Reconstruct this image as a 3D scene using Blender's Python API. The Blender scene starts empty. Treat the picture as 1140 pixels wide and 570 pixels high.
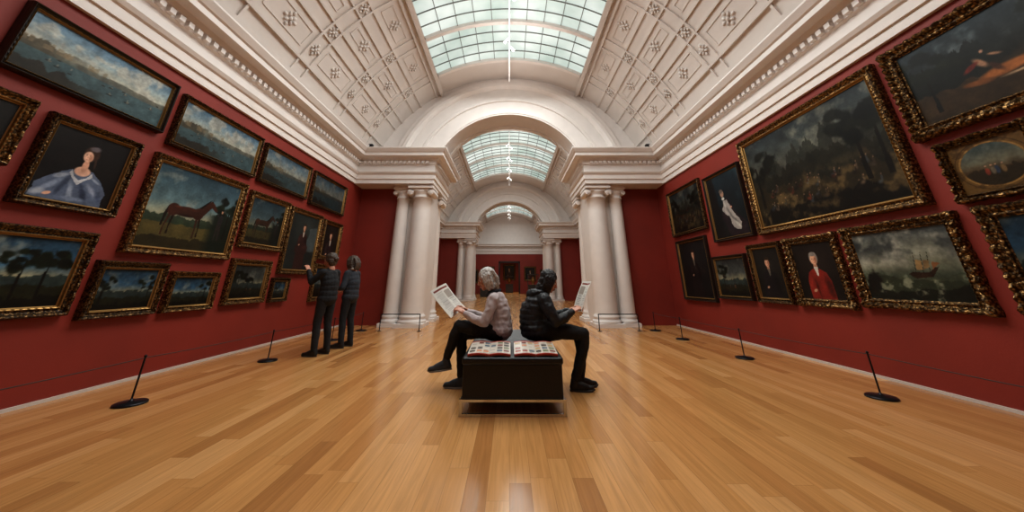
import bpy, math, random
import numpy as np
from mathutils import Vector, Matrix, Euler
random.seed(7)
C=bpy.context.scene.collection
def s2l(c):
    c=np.asarray(c,dtype=float)
    return np.where(c<=0.04045,c/12.92,((c+0.055)/1.055)**2.4)
def rgb(r,g,b):
    l=s2l([r/255.,g/255.,b/255.]); return (float(l[0]),float(l[1]),float(l[2]),1)
# ------------------------------------------------------------------ materials
def mat(name,col,rough=.6,metal=0,bump=0,bscale=20,var=0,vscale=4,emis=None,estr=0,coat=0,spec=None,stretch=None):
    m=bpy.data.materials.new(name); m.use_nodes=True; nt=m.node_tree; b=nt.nodes['Principled BSDF']
    b.inputs['Base Color'].default_value=col; b.inputs['Roughness'].default_value=rough; b.inputs['Metallic'].default_value=metal
    if spec is not None: b.inputs['Specular IOR Level'].default_value=spec
    if coat: b.inputs['Coat Weight'].default_value=coat; b.inputs['Coat Roughness'].default_value=.15
    if emis: b.inputs['Emission Color'].default_value=emis; b.inputs['Emission Strength'].default_value=estr
    tc=nt.nodes.new('ShaderNodeTexCoord'); vec=tc.outputs['Object']
    if stretch:
        mp=nt.nodes.new('ShaderNodeMapping'); mp.inputs['Scale'].default_value=stretch
        nt.links.new(vec,mp.inputs['Vector']); vec=mp.outputs['Vector']
    if var:
        n=nt.nodes.new('ShaderNodeTexNoise'); n.inputs['Scale'].default_value=vscale; n.inputs['Detail'].default_value=5
        r=nt.nodes.new('ShaderNodeValToRGB')
        r.color_ramp.elements[0].position=.3; r.color_ramp.elements[1].position=.7
        r.color_ramp.elements[0].color=tuple(max(0,x*(1-var)) for x in col[:3])+(1,)
        r.color_ramp.elements[1].color=tuple(min(1,x*(1+var)) for x in col[:3])+(1,)
        nt.links.new(vec,n.inputs['Vector']); nt.links.new(n.outputs['Fac'],r.inputs['Fac']); nt.links.new(r.outputs['Color'],b.inputs['Base Color'])
    if bump:
        n2=nt.nodes.new('ShaderNodeTexNoise'); n2.inputs['Scale'].default_value=bscale; n2.inputs['Detail'].default_value=4
        bp=nt.nodes.new('ShaderNodeBump'); bp.inputs['Strength'].default_value=bump; bp.inputs['Distance'].default_value=.02
        nt.links.new(vec,n2.inputs['Vector']); nt.links.new(n2.outputs['Fac'],bp.inputs['Height']); nt.links.new(bp.outputs['Normal'],b.inputs['Normal'])
    return m
M_plaster=mat('plaster_white',rgb(216,208,202),.75,bump=.05,bscale=8,var=.04,vscale=1.5)
M_stone=mat('painted_stone',rgb(226,219,214),.6,var=.03)
M_red=mat('red_wall_paint',rgb(132,41,28),.62,var=.10,vscale=1.3,bump=.05,bscale=60)
M_skirt=mat('skirting_paint',rgb(205,195,186),.5,var=.02)
M_lead=mat('glazing_bar_metal',rgb(120,124,120),.5,var=.03)
M_black=mat('bench_leather',rgb(14,14,17),.42,bump=.15,bscale=90,var=.1)
M_chrome=mat('chrome',rgb(200,205,210),.18,metal=1,var=.02)
M_iron=mat('stanchion_metal',rgb(38,38,42),.35,metal=.7,var=.05)
M_rope=mat('elastic_cord',rgb(60,52,50),.8,var=.05)
M_lamp=mat('spotlight_body',rgb(225,225,225),.4,var=.02)
M_lampglow=mat('spotlight_lens',rgb(255,250,235),.4,emis=(1,.93,.8,1),estr=5)
M_skin=mat('skin',rgb(196,140,116),.5,var=.06,vscale=20)
M_eye=mat('eye_white',rgb(225,220,215),.3,var=.01)
M_iris=mat('eye_iris',rgb(30,22,18),.2,var=.01)
M_lip=mat('lips',rgb(150,80,76),.45,var=.03)
M_dark=mat('dark_frame_wood',rgb(34,23,15),.4,var=.2,vscale=12)
def goldmat(name,hi,lo,sc):
    m=bpy.data.materials.new(name); m.use_nodes=True; nt=m.node_tree; b=nt.nodes['Principled BSDF']
    tc=nt.nodes.new('ShaderNodeTexCoord')
    v=nt.nodes.new('ShaderNodeTexVoronoi'); v.inputs['Scale'].default_value=sc
    n=nt.nodes.new('ShaderNodeTexNoise'); n.inputs['Scale'].default_value=sc*.7; n.inputs['Detail'].default_value=4
    mx=nt.nodes.new('ShaderNodeMath'); mx.operation='MULTIPLY'
    r=nt.nodes.new('ShaderNodeValToRGB'); r.color_ramp.elements[0].color=hi; r.color_ramp.elements[1].color=lo
    r.color_ramp.elements[0].position=.05; r.color_ramp.elements[1].position=.30
    nt.links.new(tc.outputs['Object'],v.inputs['Vector']); nt.links.new(tc.outputs['Object'],n.inputs['Vector'])
    nt.links.new(v.outputs['Distance'],mx.inputs[0]); nt.links.new(n.outputs['Fac'],mx.inputs[1])
    nt.links.new(mx.outputs[0],r.inputs['Fac']); nt.links.new(r.outputs['Color'],b.inputs['Base Color'])
    bp=nt.nodes.new('ShaderNodeBump'); bp.inputs['Strength'].default_value=.8; bp.inputs['Distance'].default_value=.012; bp.invert=True
    nt.links.new(mx.outputs[0],bp.inputs['Height']); nt.links.new(bp.outputs['Normal'],b.inputs['Normal'])
    b.inputs['Metallic'].default_value=.7; b.inputs['Roughness'].default_value=.38
    return m
M_gold=goldmat('gilt_carved',rgb(176,136,82),rgb(60,41,20),45)
M_gold2=goldmat('gilt_dark',rgb(138,104,62),rgb(40,27,14),55)
M_slip=mat('gilt_slip',rgb(158,122,70),.4,metal=.7,var=.1)
def canvasmat():
    m=bpy.data.materials.new('oil_on_canvas'); m.use_nodes=True; nt=m.node_tree; b=nt.nodes['Principled BSDF']
    a=nt.nodes.new('ShaderNodeAttribute'); a.attribute_name='paint'
    tc=nt.nodes.new('ShaderNodeTexCoord'); n=nt.nodes.new('ShaderNodeTexNoise'); n.inputs['Scale'].default_value=35; n.inputs['Detail'].default_value=6
    mr=nt.nodes.new('ShaderNodeMapRange'); mr.inputs['To Min'].default_value=.65; mr.inputs['To Max'].default_value=1.35
    vm=nt.nodes.new('ShaderNodeVectorMath'); vm.operation='SCALE'
    nt.links.new(tc.outputs['Object'],n.inputs['Vector']); nt.links.new(n.outputs['Fac'],mr.inputs['Value'])
    nt.links.new(a.outputs['Color'],vm.inputs[0]); nt.links.new(mr.outputs['Result'],vm.inputs['Scale'])
    nt.links.new(vm.outputs['Vector'],b.inputs['Base Color']); b.inputs['Roughness'].default_value=.42
    b.inputs['Specular IOR Level'].default_value=.2
    return m
M_canvas=canvasmat()
def papermat():
    m=bpy.data.materials.new('printed_paper'); m.use_nodes=True; nt=m.node_tree; b=nt.nodes['Principled BSDF']
    a=nt.nodes.new('ShaderNodeAttribute'); a.attribute_name='paint'
    nt.links.new(a.outputs['Color'],b.inputs['Base Color']); b.inputs['Roughness'].default_value=.4
    return m
M_paper=papermat()
def floormat():
    m=bpy.data.materials.new('oak_floor_boards'); m.use_nodes=True; nt=m.node_tree; b=nt.nodes['Principled BSDF']
    N=nt.nodes.new; Lk=nt.links.new
    def math_(op,a,bb=None,c=None):
        n=N('ShaderNodeMath'); n.operation=op
        for i,x in enumerate((a,bb,c)):
            if x is None: continue
            if isinstance(x,(int,float)): n.inputs[i].default_value=x
            else: Lk(x,n.inputs[i])
        return n.outputs[0]
    tc=N('ShaderNodeTexCoord'); sp=N('ShaderNodeSeparateXYZ'); Lk(tc.outputs['Object'],sp.inputs[0])
    W=.125; Ln=1.5
    xs=math_('DIVIDE',sp.outputs['X'],W); row=math_('FLOOR',xs)
    wn=N('ShaderNodeTexWhiteNoise'); wn.noise_dimensions='1D'; Lk(row,wn.inputs['W'])
    ys=math_('ADD',math_('DIVIDE',sp.outputs['Y'],Ln),math_('MULTIPLY',wn.outputs['Value'],9.3)); idx=math_('FLOOR',ys)
    cb=N('ShaderNodeCombineXYZ'); Lk(row,cb.inputs[0]); Lk(idx,cb.inputs[1])
    w2=N('ShaderNodeTexWhiteNoise'); w2.noise_dimensions='2D'; Lk(cb.outputs[0],w2.inputs['Vector'])
    r=N('ShaderNodeValToRGB'); e=r.color_ramp.elements
    e[0].position=0; e[0].color=rgb(172,120,70); e[1].position=1; e[1].color=rgb(208,158,104)
    for p,c in ((.06,rgb(180,127,75)),(.2,rgb(191,138,83)),(.6,rgb(199,147,91))):
        q=e.new(p); q.color=c
    Lk(w2.outputs['Value'],r.inputs['Fac'])
    gv=N('ShaderNodeCombineXYZ'); Lk(math_('MULTIPLY',sp.outputs['X'],38.),gv.inputs[0])
    Lk(math_('ADD',math_('MULTIPLY',sp.outputs['Y'],1.6),math_('MULTIPLY',w2.outputs['Value'],50.)),gv.inputs[1])
    Lk(math_('MULTIPLY',w2.outputs['Value'],31.),gv.inputs[2])
    g=N('ShaderNodeTexNoise'); g.inputs['Scale'].default_value=1; g.inputs['Detail'].default_value=6; g.inputs['Distortion'].default_value=1.2
    Lk(gv.outputs[0],g.inputs['Vector'])
    mr=N('ShaderNodeMapRange'); mr.inputs['From Min'].default_value=.3; mr.inputs['From Max'].default_value=.7; mr.inputs['To Min'].default_value=.86; mr.inputs['To Max'].default_value=1.09
    Lk(g.outputs['Fac'],mr.inputs['Value'])
    fx=math_('FRACT',xs); ex=math_('MINIMUM',fx,math_('SUBTRACT',1.,fx))
    fy=math_('FRACT',ys); ey=math_('MULTIPLY',math_('MINIMUM',fy,math_('SUBTRACT',1.,fy)),Ln/W)
    ed=math_('MINIMUM',ex,ey)
    seam=N('ShaderNodeMapRange'); seam.inputs['From Min'].default_value=0; seam.inputs['From Max'].default_value=.02; seam.inputs['To Min'].default_value=.65; seam.inputs['To Max'].default_value=1
    Lk(ed,seam.inputs['Value'])
    tot=math_('MULTIPLY',mr.outputs['Result'],seam.outputs['Result'])
    vm=N('ShaderNodeVectorMath'); vm.operation='SCALE'; Lk(r.outputs['Color'],vm.inputs[0]); Lk(tot,vm.inputs['Scale'])
    Lk(vm.outputs['Vector'],b.inputs['Base Color'])
    bp=N('ShaderNodeBump'); bp.inputs['Strength'].default_value=.12; bp.inputs['Distance'].default_value=.003; Lk(tot,bp.inputs['Height']); Lk(bp.outputs['Normal'],b.inputs['Normal'])
    rr=N('ShaderNodeMapRange'); rr.inputs['To Min'].default_value=.12; rr.inputs['To Max'].default_value=.28; Lk(g.outputs['Fac'],rr.inputs['Value']); Lk(rr.outputs['Result'],b.inputs['Roughness'])
    return m
M_floor=floormat()
def glassmat():
    m=bpy.data.materials.new('laylight_frosted_glass'); m.use_nodes=True; nt=m.node_tree; b=nt.nodes['Principled BSDF']
    tc=nt.nodes.new('ShaderNodeTexCoord'); n=nt.nodes.new('ShaderNodeTexNoise'); n.inputs['Scale'].default_value=.9; n.inputs['Detail'].default_value=3
    r=nt.nodes.new('ShaderNodeValToRGB'); r.color_ramp.elements[0].position=.3; r.color_ramp.elements[1].position=.7
    r.color_ramp.elements[0].color=rgb(172,190,182); r.color_ramp.elements[1].color=rgb(232,238,233)
    nt.links.new(tc.outputs['Object'],n.inputs['Vector']); nt.links.new(n.outputs['Fac'],r.inputs['Fac']); nt.links.new(r.outputs['Color'],b.inputs['Emission Color'])
    b.inputs['Emission Strength'].default_value=.88; b.inputs['Base Color'].default_value=rgb(120,130,125); b.inputs['Roughness'].default_value=.5
    return m
M_glass=glassmat()
# ------------------------------------------------------------------ mesh builder
class MB:
    def __init__(s): s.v=[]; s.f=[]; s.m=[]; s.sm=[]
    def add(s,v,f,m=0,smooth=False):
        o=len(s.v); s.v+= [tuple(p) for p in v]; s.f+=[tuple(i+o for i in q) for q in f]; s.m+=[m]*len(f); s.sm+=[smooth]*len(f)
    def box(s,x0,x1,y0,y1,z0,z1,m=0):
        v=[(x0,y0,z0),(x1,y0,z0),(x1,y1,z0),(x0,y1,z0),(x0,y0,z1),(x1,y0,z1),(x1,y1,z1),(x0,y1,z1)]
        s.add(v,[(3,2,1,0),(4,5,6,7),(0,1,5,4),(1,2,6,5),(2,3,7,6),(3,0,4,7)],m)
    def cyl(s,p0,p1,r0,r1=None,n=12,m=0,smooth=True,caps=True):
        if r1 is None: r1=r0
        p0=Vector(p0);p1=Vector(p1);d=(p1-p0).normalized(); q=d.to_track_quat('Z','Y'); v=[]
        for p,r in((p0,r0),(p1,r1)):
            for i in range(n):
                a=2*math.pi*i/n; v.append(p+q@Vector((r*math.cos(a),r*math.sin(a),0)))
        s.add(v,[(i,(i+1)%n,n+(i+1)%n,n+i) for i in range(n)],m,smooth)
        if caps: s.add(v[:n],[tuple(range(n-1,-1,-1))],m); s.add(v[n:],[tuple(range(n))],m)
    def lathe(s,c,prof,n=24,m=0,sx=1):
        v=[];k=len(prof)
        for r,z in prof:
            for i in range(n):
                a=2*math.pi*i/n; v.append((c[0]+r*math.cos(a),c[1]+r*math.sin(a),c[2]+z))
        f=[]
        for j in range(k-1):
            for i in range(n): f.append((j*n+i,j*n+(i+1)%n,(j+1)*n+(i+1)%n,(j+1)*n+i))
        f.append(tuple(range(n-1,-1,-1))); f.append(tuple((k-1)*n+i for i in range(n)))
        s.add(v,f,m,True)
    def ball(s,c,r,mx=None,n=10,m=0):
        v=[];f=[];k=n//2+1
        if not hasattr(r,'__len__'): r=(r,r,r)
        for j in range(1,k-1+1):
            t=math.pi*j/(k)
            for i in range(n):
                a=2*math.pi*i/n; v.append((r[0]*math.sin(t)*math.cos(a),r[1]*math.sin(t)*math.sin(a),r[2]*math.cos(t)))
        rows=k-1
        for j in range(rows-1):
            for i in range(n): f.append((j*n+i,(j+1)*n+i,(j+1)*n+(i+1)%n,j*n+(i+1)%n))
        t0=len(v); v.append((0,0,r[2])); v.append((0,0,-r[2]))
        for i in range(n): f.append((t0,i,(i+1)%n)); f.append((t0+1,(rows-1)*n+(i+1)%n,(rows-1)*n+i))
        if mx is not None: v=[tuple(mx@Vector(p)) for p in v]
        v=[(p[0]+c[0],p[1]+c[1],p[2]+c[2]) for p in v]
        s.add(v,f,m,True)
    def sweep(s,path,prof,m=0):
        n=len(path); offs=[]
        def nr(a,b):
            d=Vector((b[0]-a[0],b[1]-a[1])).normalized(); return Vector((d.y,-d.x))
        for i in range(n):
            if i==0: o=nr(path[0],path[1])
            elif i==n-1: o=nr(path[-2],path[-1])
            else:
                a=nr(path[i-1],path[i]); b=nr(path[i],path[i+1]); o=(a+b); o=o/max(1e-6,(o.dot(a)))
            offs.append(o)
        v=[];k=len(prof)
        for i in range(n):
            for t,z in prof: v.append((path[i][0]+offs[i].x*t,path[i][1]+offs[i].y*t,z))
        f=[(i*k+j,(i+1)*k+j,(i+1)*k+j+1,i*k+j+1) for i in range(n-1) for j in range(k-1)]
        s.add(v,f,m)
    def obj(s,name,mats,parent=None,fix=True):
        me=bpy.data.meshes.new(name); me.from_pydata(s.v,[],s.f)
        for x in mats: me.materials.append(x)
        me.polygons.foreach_set('material_index',s.m); me.polygons.foreach_set('use_smooth',s.sm)
        me.update(); o=bpy.data.objects.new(name,me); C.objects.link(o)
        if parent: o.parent=parent
        return o
def empty(name,loc=(0,0,0),rz=0,parent=None):
    o=bpy.data.objects.new(name,None); o.location=loc; o.rotation_euler=(0,0,rz); o.empty_display_size=.1; C.objects.link(o)
    if parent: o.parent=parent
    return o
# ------------------------------------------------------------------ room shell
WX=4.52; ZC=3.8; ZT=4.8; VC=3.29; VR=4.51; SKX=2.24
AMAX=math.acos((ZT-VC)/VR); ASK=math.asin(SKX/VR)
rooms=[(-3.5,9.6),(10.6,21.9),(22.9,34.3)]
b=MB(); b.box(-WX-.3,WX+.3,-3.8,42.3,-.2,0); fl=b.obj('floor',[M_floor])
for side,sg in(('left',-1),('right',1)):
    b=MB(); x0,x1=sorted((sg*WX,sg*(WX+.3))); b.box(x0,x1,-3.8,34.6,0,ZT+.1); b.obj('wall_'+side,[M_red])
    b=MB()
    for y0,y1 in rooms:
        x0,x1=sorted((sg*WX,sg*(WX-.02))); b.box(x0,x1,y0,y1,0,.03)
    b.obj('baseboard_'+side,[M_skirt])
b=MB(); b.box(-WX-.3,WX+.3,-3.8,-3.5,0,8); b.obj('wall_back',[M_red])
AC=3.9; AR=2.5
def arcpts(R,c,zmin,n):
    am=math.acos((zmin-c)/R); return [(R*math.sin(-am+2*am*i/n),c+R*math.cos(-am+2*am*i/n)) for i in range(n+1)]
for k,(y0,y1) in enumerate(((9.6,10.6),(21.9,22.9))):
    b=MB()
    for sg in(-1,1):
        x0,x1=sorted((sg*2.9,sg*(WX+.01))); b.box(x0,x1,y0,y1,0,ZC+.05,0)
        x0,x1=sorted((sg*2.36,sg*3.3)); b.box(x0,x1,y0-.04,y1+.04,0,ZC+.05,1)
        x0,x1=sorted((sg*2.28,sg*(WX+.01))); b.box(x0,x1,y0,y1,ZC+.05,ZT,1)
    n=48; inn=arcpts(AR,AC,ZT-.02,n); out=arcpts(VR+.02,VC,ZT-.02,n)
    for y in(y0,y1):
        v=[(p[0],y,p[1]) for p in inn]+[(p[0],y,p[1]) for p in out]
        b.add(v,[(i,i+1,n+2+i,n+1+i) for i in range(n)],1)
    v=[(p[0],y0,p[1]) for p in inn]+[(p[0],y1,p[1]) for p in inn]
    b.add(v,[(i,i+1,n+2+i,n+1+i) for i in range(n)],1,True)
    for sgn,yy in((-1,y0),(1,y1)):
        prof=[(2.5,0),(2.5,.07),(2.58,.07),(2.60,.03),(2.95,.03),(2.97,.08),(3.05,.08),(3.08,.05),(3.42,.05),(3.45,.10),(3.52,.17),(3.62,.17),(3.66,.12),(3.78,.10),(3.8,.0)]
        rows=[]
        for r,d in prof: rows.append([(p[0],yy+sgn*d,p[1]) for p in arcpts(r,AC,ZT-.02,n)])
        v=[p for row in rows for p in row]; w=n+1
        b.add(v,[(j*w+i,j*w+i+1,(j+1)*w+i+1,(j+1)*w+i) for j in range(len(rows)-1) for i in range(n)],1)
    for yy0,yy1 in((y0-.05,y0+.14),(y1-.14,y1+.05)):
        P=arcpts(AR-.05,AC,ZT-.02,n); Q=arcpts(AR+.01,AC,ZT-.02,n)
        v=[(p[0],yy0,p[1]) for p in P]+[(p[0],yy1,p[1]) for p in P]+[(p[0],yy0,p[1]) for p in Q]+[(p[0],yy1,p[1]) for p in Q]
        f=[]
        for i in range(n): f+=[(i,i+1,w+i+1,w+i),(i,i+1,2*w+i+1,2*w+i),(w+i,w+i+1,3*w+i+1,3*w+i)]
        b.add(v,f,1)
    b.obj('wall_partition' if k==0 else 'wall_partition_far',[M_red,M_stone])
b=MB(); y0=34.3
b.box(-WX,-.95,y0,y0+.3,0,ZC+.3,0); b.box(.95,WX,y0,y0+.3,0,ZC+.3,0); b.box(-.95,.95,y0,y0+.3,2.95,ZC+.3,0)
b.box(-WX,WX,y0,y0+.3,ZC+.3,8,1)
b.box(-1.08,-.95,y0-.05,y0+.3,0,3.08,2); b.box(.95,1.08,y0-.05,y0+.3,0,3.08,2); b.box(-1.08,1.08,y0-.05,y0+.3,2.95,3.1,2)
b.obj('wall_far',[M_red,M_stone,M_dark])
b=MB(); b.box(-2.5,-2.3,34.6,42,0,4,0); b.box(2.3,2.5,34.6,42,0,4,0); b.box(-2.5,2.5,42,42.2,0,4,0); b.box(-2.5,2.5,34.6,42.2,4,4.2,0)
b.obj('wall_annex',[M_red])
# vault
def vp(R,a,y): return (R*math.sin(a),y,VC+R*math.cos(a))
secs={0:[(-2.65+1.6*i,-2.65+1.6*i+1.6) for i in range(7)],1:[(11.9+1.6*i,11.9+1.6*i+1.6) for i in range(5)],2:[(24.2+1.6*i,24.2+1.6*i+1.6) for i in range(5)]}
b=MB(); g=MB()
def rosette(b,c,mx,r):
    b.ball(c,(r*.28,r*.28,.035),mx,8)
    for q in range(4):
        t=q*math.pi/2+math.pi/4; off=mx@Vector((r*.52*math.cos(t),r*.52*math.sin(t),0)); m2=mx@Matrix.Rotation(t,3,'Z')
        b.ball((c[0]+off.x,c[1]+off.y,c[2]+off.z),(r*.36,r*.20,.024),m2,6)
        t=q*math.pi/2; off=mx@Vector((r*.8*math.cos(t),r*.8*math.sin(t),0)); m2=mx@Matrix.Rotation(t,3,'Z')
        b.ball((c[0]+off.x,c[1]+off.y,c[2]+off.z),(r*.32,r*.24,.022),m2,6)
for k,(y0,y1) in enumerate(rooms):
    sy0=secs[k][0][0]; sy1=secs[k][-1][1]
    n=28
    for sg in(-1,1):
        v=[];
        for i in range(n+1):
            a=sg*(ASK+(AMAX+.02-ASK)*i/n)
            v+= [vp(VR,a,y0),vp(VR,a,y1)]
        b.add(v,[(2*i,2*i+1,2*i+3,2*i+2) for i in range(n)],0,True)
    for ya,yb in((y0,sy0),(sy1,y1)):
        v=[]
        for i in range(n+1):
            a=-ASK+2*ASK*i/n; v+=[vp(VR,a,ya),vp(VR,a,yb)]
        b.add(v,[(2*i,2*i+1,2*i+3,2*i+2) for i in range(n)],0,True)
    def ring(yc,w,h,a0,a1,m=0,mb=b,n=20,R=VR):
        v=[]
        for i in range(n+1):
            a=a0+(a1-a0)*i/n
            v+=[vp(R+.01,a,yc-w/2),vp(R-h,a,yc-w/2),vp(R-h,a,yc+w/2),vp(R+.01,a,yc+w/2)]
        mb.add(v,[(4*i+j,4*i+j+1,4*i+j+5,4*i+j+4) for i in range(n) for j in range(3)],m)
        mb.add(v[:4],[(0,1,2,3)],m); mb.add(v[-4:],[(0,1,2,3)],m)
    def longi(a,w,h,ya,yb,m=0,mb=b,R=VR):
        da=w/2/VR; v=[]
        for y in(ya,yb): v+=[vp(R+.01,a-da,y),vp(R-h,a-da,y),vp(R-h,a+da,y),vp(R+.01,a+da,y)]
        mb.add(v,[(0,1,5,4),(1,2,6,5),(2,3,7,6),(0,1,2,3),(4,5,6,7)],m)
    bounds=[sy0+1.6*i for i in range(len(secs[k])+1)]
    AL=[ASK+.05, ASK+.235, ASK+.42, AMAX-.07]
    for sg in(-1,1):
        for a,w,h in((ASK+.02,.12,.10),(ASK+.06,.05,.05),(AL[1]-.035,.04,.03),(AL[1]+.035,.04,.03),(AL[2]-.035,.04,.03),(AL[2]+.035,.04,.03),(AMAX-.10,.05,.05),(AMAX-.02,.12,.08)):
            longi(sg*a,w,h,y0,y1)
        for yc in bounds:
            for dy in(-.16,.16): ring(yc+dy,.045,.035,sg*(ASK+.05),sg*(AMAX-.02))
        for i in range(len(bounds)-1):
            ya,yb=bounds[i]+.30,bounds[i+1]-.30
            for a0,a1 in((AL[0]+.05,AL[1]-.07),(AL[1]+.07,AL[2]-.07),(AL[2]+.07,AMAX-.14)):
                for y in(ya,yb): ring(y,.025,.012,sg*a0,sg*a1,n=6)
                for a in(a0,a1): longi(sg*a,.025,.012,ya,yb)
                ac=(a0+a1)/2; rosette(b,vp(VR-.012,sg*ac,(ya+yb)/2),Matrix.Rotation(sg*ac,3,'Y'),.15)
        for yc in bounds:
            for a in(AL[1],AL[2],(AL[2]+AMAX)/2-.03):
                rosette(b,vp(VR-.018,sg*a,yc),Matrix.Rotation(sg*a,3,'Y'),.13)
    ring(sy0-.06,.12,.08,-ASK,ASK); ring(sy1+.06,.12,.08,-ASK,ASK)
    n2=24
    for ya,yb in secs[k]:
        v=[]
        for i in range(n2+1):
            a=-ASK+2*ASK*i/n2; v+=[vp(VR+.03,a,ya),vp(VR+.03,a,yb)]
        g.add(v,[(2*i,2*i+1,2*i+3,2*i+2) for i in range(n2)],0,True)
        for j in range(1,4): ring(ya+1.6*j/4,.016,.02,-ASK,ASK,1,g,24)
    for yy in bounds: ring(yy,.11,.09,-ASK,ASK,2,g,24)
    for j in range(1,10): longi(-ASK+2*ASK*j/10,.016,.02,sy0,sy1,1,g)
b.obj('ceiling',[M_plaster]); g.obj('window_skylight',[M_glass,M_lead,M_stone])
# cornice
prof=[(0,ZC),(.05,ZC),(.05,3.93),(.08,3.93),(.08,4.06),(.11,4.08),(.14,4.13),(.05,4.15),(.05,4.36),(.09,4.38),(.09,4.47),(.14,4.49),(.18,4.55),(.33,4.57),(.33,4.66),(.36,4.68),(.42,4.77),(.42,4.80),(0,4.82)]
P0=[(-WX,-3.5),(-WX,9.05),(-2.25,9.05),(-2.25,11.15),(-WX,11.15),(-WX,21.35),(-2.25,21.35),(-2.25,23.45),(-WX,23.45),(-WX,34.3),(0,34.3)]
for sg,nm in((-1,'trim_cornice_speaker_left'),(1,'trim_cornice_speaker_right')):
    b=MB(); P=P0; b.sweep(P,prof)
    for i in range(len(P)-1):
        a=Vector(P[i]);c=Vector(P[i+1]); L=(c-a).length; d=(c-a)/L; nn=Vector((d.y,-d.x))
        st=.13; t=.12
        while t<L-.1:
            q=a+d*t; q2=q+d*.075
            pts=[q+nn*.08,q+nn*.155,q2+nn*.155,q2+nn*.08]
            v=[(p.x,p.y,4.39) for p in pts]+[(p.x,p.y,4.465) for p in pts]
            b.add(v,[(0,1,2,3),(4,5,6,7),(0,1,5,4),(1,2,6,5),(2,3,7,6)])
            t+=st
    for ys in((9.05,11.15),(21.35,23.45)):
        b.box(-WX,-2.26,ys[0]+.01,ys[1]-.01,ZC,ZC+.03); b.box(-WX,-2.26,ys[0]+.01,ys[1]-.01,4.79,4.81)
    b.box(-4.17,-4.05,8.80,8.90,4.81,4.96,1); b.cyl((-4.11,8.80,4.88),(-4.11,8.785,4.88),.035,n=14,m=1)  # small loudspeaker standing on the cornice, merged into its mesh
    if sg==1: b.v=[(-x,y,z) for x,y,z in b.v]
    b.obj(nm,[M_stone,M_iron])
def column(x,y,r,name='column'):
    b=MB(); b.box(-r*1.25,r*1.25,-r*1.25,r*1.25,0,.09)
    pr=[(r*1.2,.09),(r*1.24,.12),(r*1.2,.16),(r*1.1,.17),(r*1.08,.20),(r*1.14,.23),(r*1.12,.26),(r*1.03,.28),(r*1.0,.34)]
    H=3.42
    for i in range(1,9):
        t=i/8; pr.append((r*(1-.14*t**1.6),.34+(H-.34)*t))
    pr+=[(r*.95,H+.01),(r*.95,H+.04),(r*.87,H+.05),(r*.87,H+.12),(r*1.0,H+.16),(r*1.08,H+.22),(r*.9,H+.24)]
    b.lathe((0,0,0),pr,32)
    for sx in(-1,1):
        b.cyl((sx*r*.98,-r*1.02,H+.17),(sx*r*.98,r*1.02,H+.17),r*.30,n=16)
        for yy in(-1,1):
            b.cyl((sx*r*.98,yy*r*1.0,H+.17),(sx*r*.98,yy*r*1.07,H+.17),r*.20,n=16); b.cyl((sx*r*.98,yy*r*1.05,H+.17),(sx*r*.98,yy*r*1.12,H+.17),r*.08,n=10)
    b.box(-r*1.0,r*1.0,-r*1.02,r*1.02,H+.20,H+.27)
    b.box(-r*1.22,r*1.22,-r*1.22,r*1.22,H+.27,H+.33); b.box(-r*1.12,r*1.12,-r*1.12,r*1.12,H+.33,ZC)
    o=b.obj(name,[M_stone]); o.location=(x,y,0); return o
for y in(9.42,10.78,21.72,23.08):
    for sg in(-1,1): column(sg*2.58,y,.30)
for y in(9.46,10.74,21.76,23.04):
    for sg in(-1,1): column(sg*3.17,y,.20)
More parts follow.
